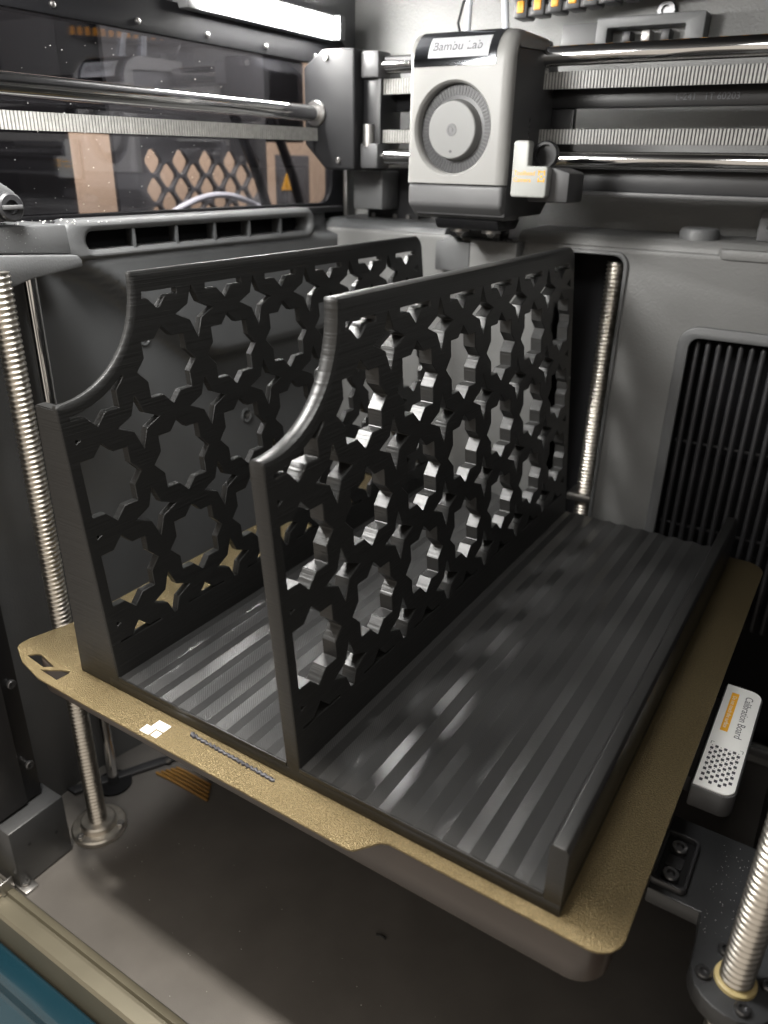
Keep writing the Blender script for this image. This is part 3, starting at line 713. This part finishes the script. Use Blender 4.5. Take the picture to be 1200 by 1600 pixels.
# outline of a panel in (y, z): concave quarter-circle front, rounded top corners
def outline(base):
    pts = [(0, base, .7), (0, base + 40, .7), (0, 128, .7), (0, 133.6, 1.2), (.6, 134.8, 2.4)]
    for k in range(1, 25):
        a = math.radians(-88 + 86.5 * k / 24); pts.append((CY + CR * math.cos(a), CZ + CR * math.sin(a), 3.0))
    pts += [(CY + CR + .2, 181.3, 2.2), (CY + CR + .8, H, 2.0), (CY + CR + 6, H, 2.6), (120, H, 2.8), (220, H, 2.8), (D - 7, H, 2.8)]
    pts += [(D - 4.5 , H - .7, 2.6), (D - 2, H - 2.4, 2.4), (D - .6, H - 4.6, 2.2), (D, H - 7.5, 2), (D, 100, 1.2), (D, base, 1.2)]
    return pts
def panel(name, xin, lean, base, t, taper=0.0):
    """xin = x of the right-hand face at z = BZ; the face leans left going up"""
    pts = outline(base); n = len(pts); inner = []
    for i in range(n):
        y, z, d = pts[i]
        e = []
        if i > 0: e.append(Vector((z - pts[i - 1][1], -(y - pts[i - 1][0]))).normalized())
        if i < n - 1: e.append(Vector((pts[i + 1][1] - z, -(pts[i + 1][0] - y))).normalized())
        nrm = sum(e, Vector((0, 0))).normalized(); k = 1 / max(.5, nrm.dot(e[0]))
        inner.append((y + nrm.x * d * k, z + nrm.y * d * k))
    inner[0] = (pts[0][2], base); inner[-1] = (D - pts[-1][2], base)
    P = lambda y, z, wv: Vector((xin - lean * (z - BZ) - wv * (1 - taper * (z - BZ) / (H - BZ)), y, z))
    bm = sheet([inner] + holes, t, 0)
    key = {(round(a, 2), round(b, 2)) for a, b in inner}
    es = [e for e in bm.edges if len(e.link_faces) == 2 and e.calc_face_angle(0) > 1.2 and all((round(v.co.x, 2), round(v.co.y, 2)) not in key for v in e.verts)]
    bmesh.ops.bevel(bm, geom=es, offset=.28, segments=1, affect='EDGES')
    for v in bm.verts: v.co = P(v.co.x, v.co.y, t / 2 - v.co.z)
    # rounded rim round the outline
    NP = 7; rings = []
    for i in range(n):
        y, z, d = pts[i]; iy, iz = inner[i]; ring = []
        for k in range(NP):
            a = PI * k / (NP - 1); s = math.sin(a) ** .62; cw = math.cos(a)
            cw = math.copysign(abs(cw) ** .75, cw)
            ring.append(bm.verts.new(P(iy + (y - iy) * s, iz + (z - iz) * s, t / 2 - cw * t / 2)))
        rings.append(ring)
    for a, b in zip(rings, rings[1:]):
        for k in range(NP - 1): bm.faces.new((a[k], a[k + 1], b[k + 1], b[k]))
    bmesh.ops.remove_doubles(bm, verts=bm.verts, dist=.003)
    bmesh.ops.recalc_face_normals(bm, faces=bm.faces)
    return put(name, bm, PRINT, org, ang=32)
panel('side_panel', 27.85, .108, 0.0, 3.9, .12)
panel('divider_panel', 134.05, .0877, BZ - 1.75, 6.8)
# wedge-shaped front post carrying the leaning side panel
bm = B()
zs = [0, 40, 90, 133.4]
lo = []
for z in zs:
    xo = 27.85 - .108 * (z - BZ)
    lo.append([bm.verts.new(q) for q in ((0, .02, z), (xo - .35, .02, z), (xo - .35, 5.4, z), (0, 5.4, z))])
for a, b in zip(lo, lo[1:]):
    for k in range(4): bm.faces.new((a[k], a[(k + 1) % 4], b[(k + 1) % 4], b[k]))
bm.faces.new(lo[0][::-1]); bm.faces.new(lo[-1])
bmesh.ops.recalc_face_normals(bm, faces=bm.faces)
bmesh.ops.bevel(bm, geom=[e for e in bm.edges if e.is_manifold and e.calc_face_angle(0) > .8], offset=.5, segments=2, affect='EDGES')
put('front_post', bm, PRINT, org)
# base slab, ribbed floors, low right lip
bm = B(); box(bm, 21, W, 0, D, 0.02, BZ - 1.6, .35); box(bm, 27.7, 127.4, .03, .9, BZ - 1.55, BZ + .42, .12); box(bm, 133.9, W - 6.5, .03, .9, BZ - 1.55, BZ + .42, .12); put('base_slab', bm, PRINT_SMOOTH, org)
def ribs(x0, x1, amp):
    bm = B(); rows = []
    k0 = int(x0 // RIB) - 1
    xs = [x0, x0 + 1.2] + [RIB * (k + ph) for k in range(k0, k0 + 14) for ph in (0, .5) if x0 + 1.6 < RIB * (k + ph) < x1 - 1.6] + [x1 - 1.2, x1]
    for i, x in enumerate(xs):
        ph = (x / RIB) % 1
        h = BZ + amp * (4 * abs(ph - .5) - 1)
        if i in (0, 1, len(xs) - 2, len(xs) - 1): h = BZ - .2
        rows.append([bm.verts.new((x, y, h)) for y in (.5, 1, 60, 120, 180, 240, D - 1, D - .05)] + [bm.verts.new((x, D - .05, BZ - 1.7)), bm.verts.new((x, .5, BZ - 1.7))])
    for a, b in zip(rows, rows[1:]):
        for k in range(10): bm.faces.new((a[k], b[k], b[(k + 1) % 10], a[(k + 1) % 10]))
    bmesh.ops.recalc_face_normals(bm, faces=bm.faces)
    put('ribbed_floor', bm, FLOORP, org, ang=8)
ribs(27.6, 127.6, .6); ribs(133.7, 237.2, .6)
bm = B(); prism(bm, [(W + .02, BZ - 2), (W + .02, 28.4), (W - 1.2, 30), (W - 5.6, 30), (W - 6.6, 28.6), (W - 6.3, BZ - 2)], 'y', 0, D, .35)
put('right_lip', bm, PRINT_SMOOTH, org)

# ================================================================== right side: calibration board, bed arm
t = thing('calibration_board', 'white calibration board with orange note and checkered dots beside the gold sheet', 'calibration board', (274, 138, -20))
cb = rrect(265.6, 283.2, 97.5, 179.5, 1.2, 4)
cb = [(265.6, 97.5)] + corner(277.7, 103, 5.5, -90, 0, 6) + corner(277.7, 174, 5.5, 0, 90, 6) + [(265.6, 179.5)]
bm = B(); prism(bm, cb, 'z', -20, -8.6, 1.0); put('tray', bm, SHELL_MID, t)
cb2 = [(266.3, 98.4)] + corner(277.3, 103.2, 5.0, -90, 0, 6) + corner(277.3, 173.8, 5.0, 0, 90, 6) + [(266.3, 178.8)]
bm = B(); prism(bm, cb2, 'z', -8.7, -8.0, .1); bd = put('face', bm, BOARDW, t)
bm = B(); box(bm, 269.3, 272.6, 140, 172.5, -7.98, -7.9); put('orange_note', bm, ORANGE, bd, smooth=False)
rot = lambda ax, ay: (lambda c: Vector((ax + c.y, ay - c.x, -7.86 + c.z)))
bm = lettering('Do not touch the surface', 2.65, rot(270.95, 156.2), .02); put('lettering', bm, WHITE, bd, smooth=False)
bm = lettering('Calibration Board', 4.9, rot(277.2, 155), .02); put('lettering', bm, GREYINK, bd, smooth=False)
bm = B()
for i in range(7):
    for j in range(14):
        if (i + j) % 2 == 0:
            x = 268 + 1.85 * i; y = 101.5 + 1.9 * j
            if x > 277 and y < 103.2: continue
            box(bm, x, x + 1.35, y, y + 1.7, -7.97, -7.9)
        elif j > 3:
            x = 268.4 + 1.85 * i; y = 102.2 + 1.9 * j; box(bm, x, x + .35, y, y + .5, -7.97, -7.9)
o = put('checker_marks', bm, INK, bd, smooth=False); o['kind'] = 'stuff'
bm = B()
for x0, x1, y0, y1 in ((267.6, 267.85, 128, 130), (267.6, 269, 129.8, 130), (281, 281.25, 128, 130), (279.8, 281.25, 129.8, 130)): box(bm, x0, x1, y0, y1, -7.97, -7.9)
put('corner_marks', bm, GREYINK, bd, smooth=False)
bm = B(); box(bm, 260.8, 265.4, 104, 168, -19, -10.5, .8); put('holder', bm, DARK, t)

arm = thing('bed_arm', 'dark grey bed support arm with a round screw collar at the lower right', 'bracket', (285, 60, -36))
ol = [(262, 56), (282, 56)] + [(282.8, 50), (283.3, 38)] + corner(298.2, 34.5, 15, 170, 330, 10) + [(330, 40), (330, 100), (262, 100)]
bm = B(); prism(bm, ol, 'z', -38, -30, .8); put('arm_plate', bm, ARMM, arm)
bm = sheet([rrect(261.5, 275.5, 58.5, 88, 2.5), rrect(263.2, 274, 60, 86.5, 1.8)], 3.4, .5, mapz(-28.3)); put('pocket_rim', bm, DARK, arm)
bm = B(); prism(bm, rrect(263, 274.3, 59.8, 86.8, 1.8), 'z', -29.95, -29.3); put('pocket_floor', bm, BLACK, arm)
for y in (65, 80.5): socket_screw('screw', (268.5, y, -29.3), (0, 0, 1), 3.4, arm)
bm = B(); prism(bm, rrect(265.2, 271.8, 69.5, 76, 1), 'z', -29.25, -28.4, .2); put('slot_plug', bm, DARK, arm)
for a in (118, 200, 290, 20):
    x = 298.2 + 10.8 * math.cos(math.radians(a)); y = 34.5 + 10.8 * math.sin(math.radians(a))
    socket_screw('screw', (x, y, -30), (0, 0, 1), 2.7, arm)
bm = B(); lathe(bm, (298.2, 34.5, -30), (0, 0, 1), [(0, 7.2), (1.2, 7.0), (1.6, 6.4), (1.6, 5.7)], 36); put('grease_ring', bm, GREASE, arm)
t = thing('right_trim', 'brownish upright trim piece at the lower right picture corner', 'trim', (318, 8, -150))
bm = B(); box(bm, 309, 326, 2, 12, -160, -22, 2); put('trim', bm, BED, t)
t = thing('side_column', 'black upright side column on the right behind the calibration board', 'column', (330, 230, FZ))
bm = B(); box(bm, 300, 345, 215, 305, FZ + .3, 60, 3); put('column', bm, BLACK, t)
# front top beam of the frame, over the open door
bm = B(); box(bm, -110, 352, -30, -.4, 318, 360, 1); struct('front_top_beam', bm, DARK)
for x0, x1 in ((-118, -104.5),):
    bm = B(); box(bm, x0, x1, -60, -30.4, FZ - 40, 317.6, 1); struct('front_post', bm, DARK)

# filament scraps on the chamber floor
x, y = 131, 66
bm = B(); tube(bm, [(x + 1.4 * i, y + .3 * i + .5 * math.sin(i), FZ + .9) for i in range(5)], .7, 8)
tag(put('filament_scrap', bm, PRINT), 'short dark scrap of filament lying on the chamber floor', 'filament scrap')
# loose dust on the bracket and along the window ledge
bm = B()
def speck(x, y, z, s):
    r = bmesh.ops.create_icosphere(bm, subdivisions=1, radius=s)
    for v in r['verts']: v.co = Vector((v.co.x * random.uniform(.6, 1.4), v.co.y * random.uniform(.6, 1.4), v.co.z * .7)) + Vector((x, y, z))
for k in range(60): speck(-65.8, random.uniform(10, 60), random.uniform(183, 195), random.uniform(.08, .2))
for k in range(30): speck(random.uniform(-95, -66), random.uniform(50, 110), 196.9 if random.random() < .4 else 195.9, random.uniform(.2, .6))
for k in range(110): speck(-105.0, random.uniform(60, 240), random.uniform(198, 285), random.uniform(.12, .36))
for k in range(40): speck(random.uniform(-40, 200), random.uniform(-24, 60), FZ + .05, random.uniform(.08, .3))
for k in range(130): speck(random.uniform(283, 306), random.uniform(48, 96), -29.9, random.uniform(.06, .18))
o = put('dust', bm, DUST, None, kind='stuff')
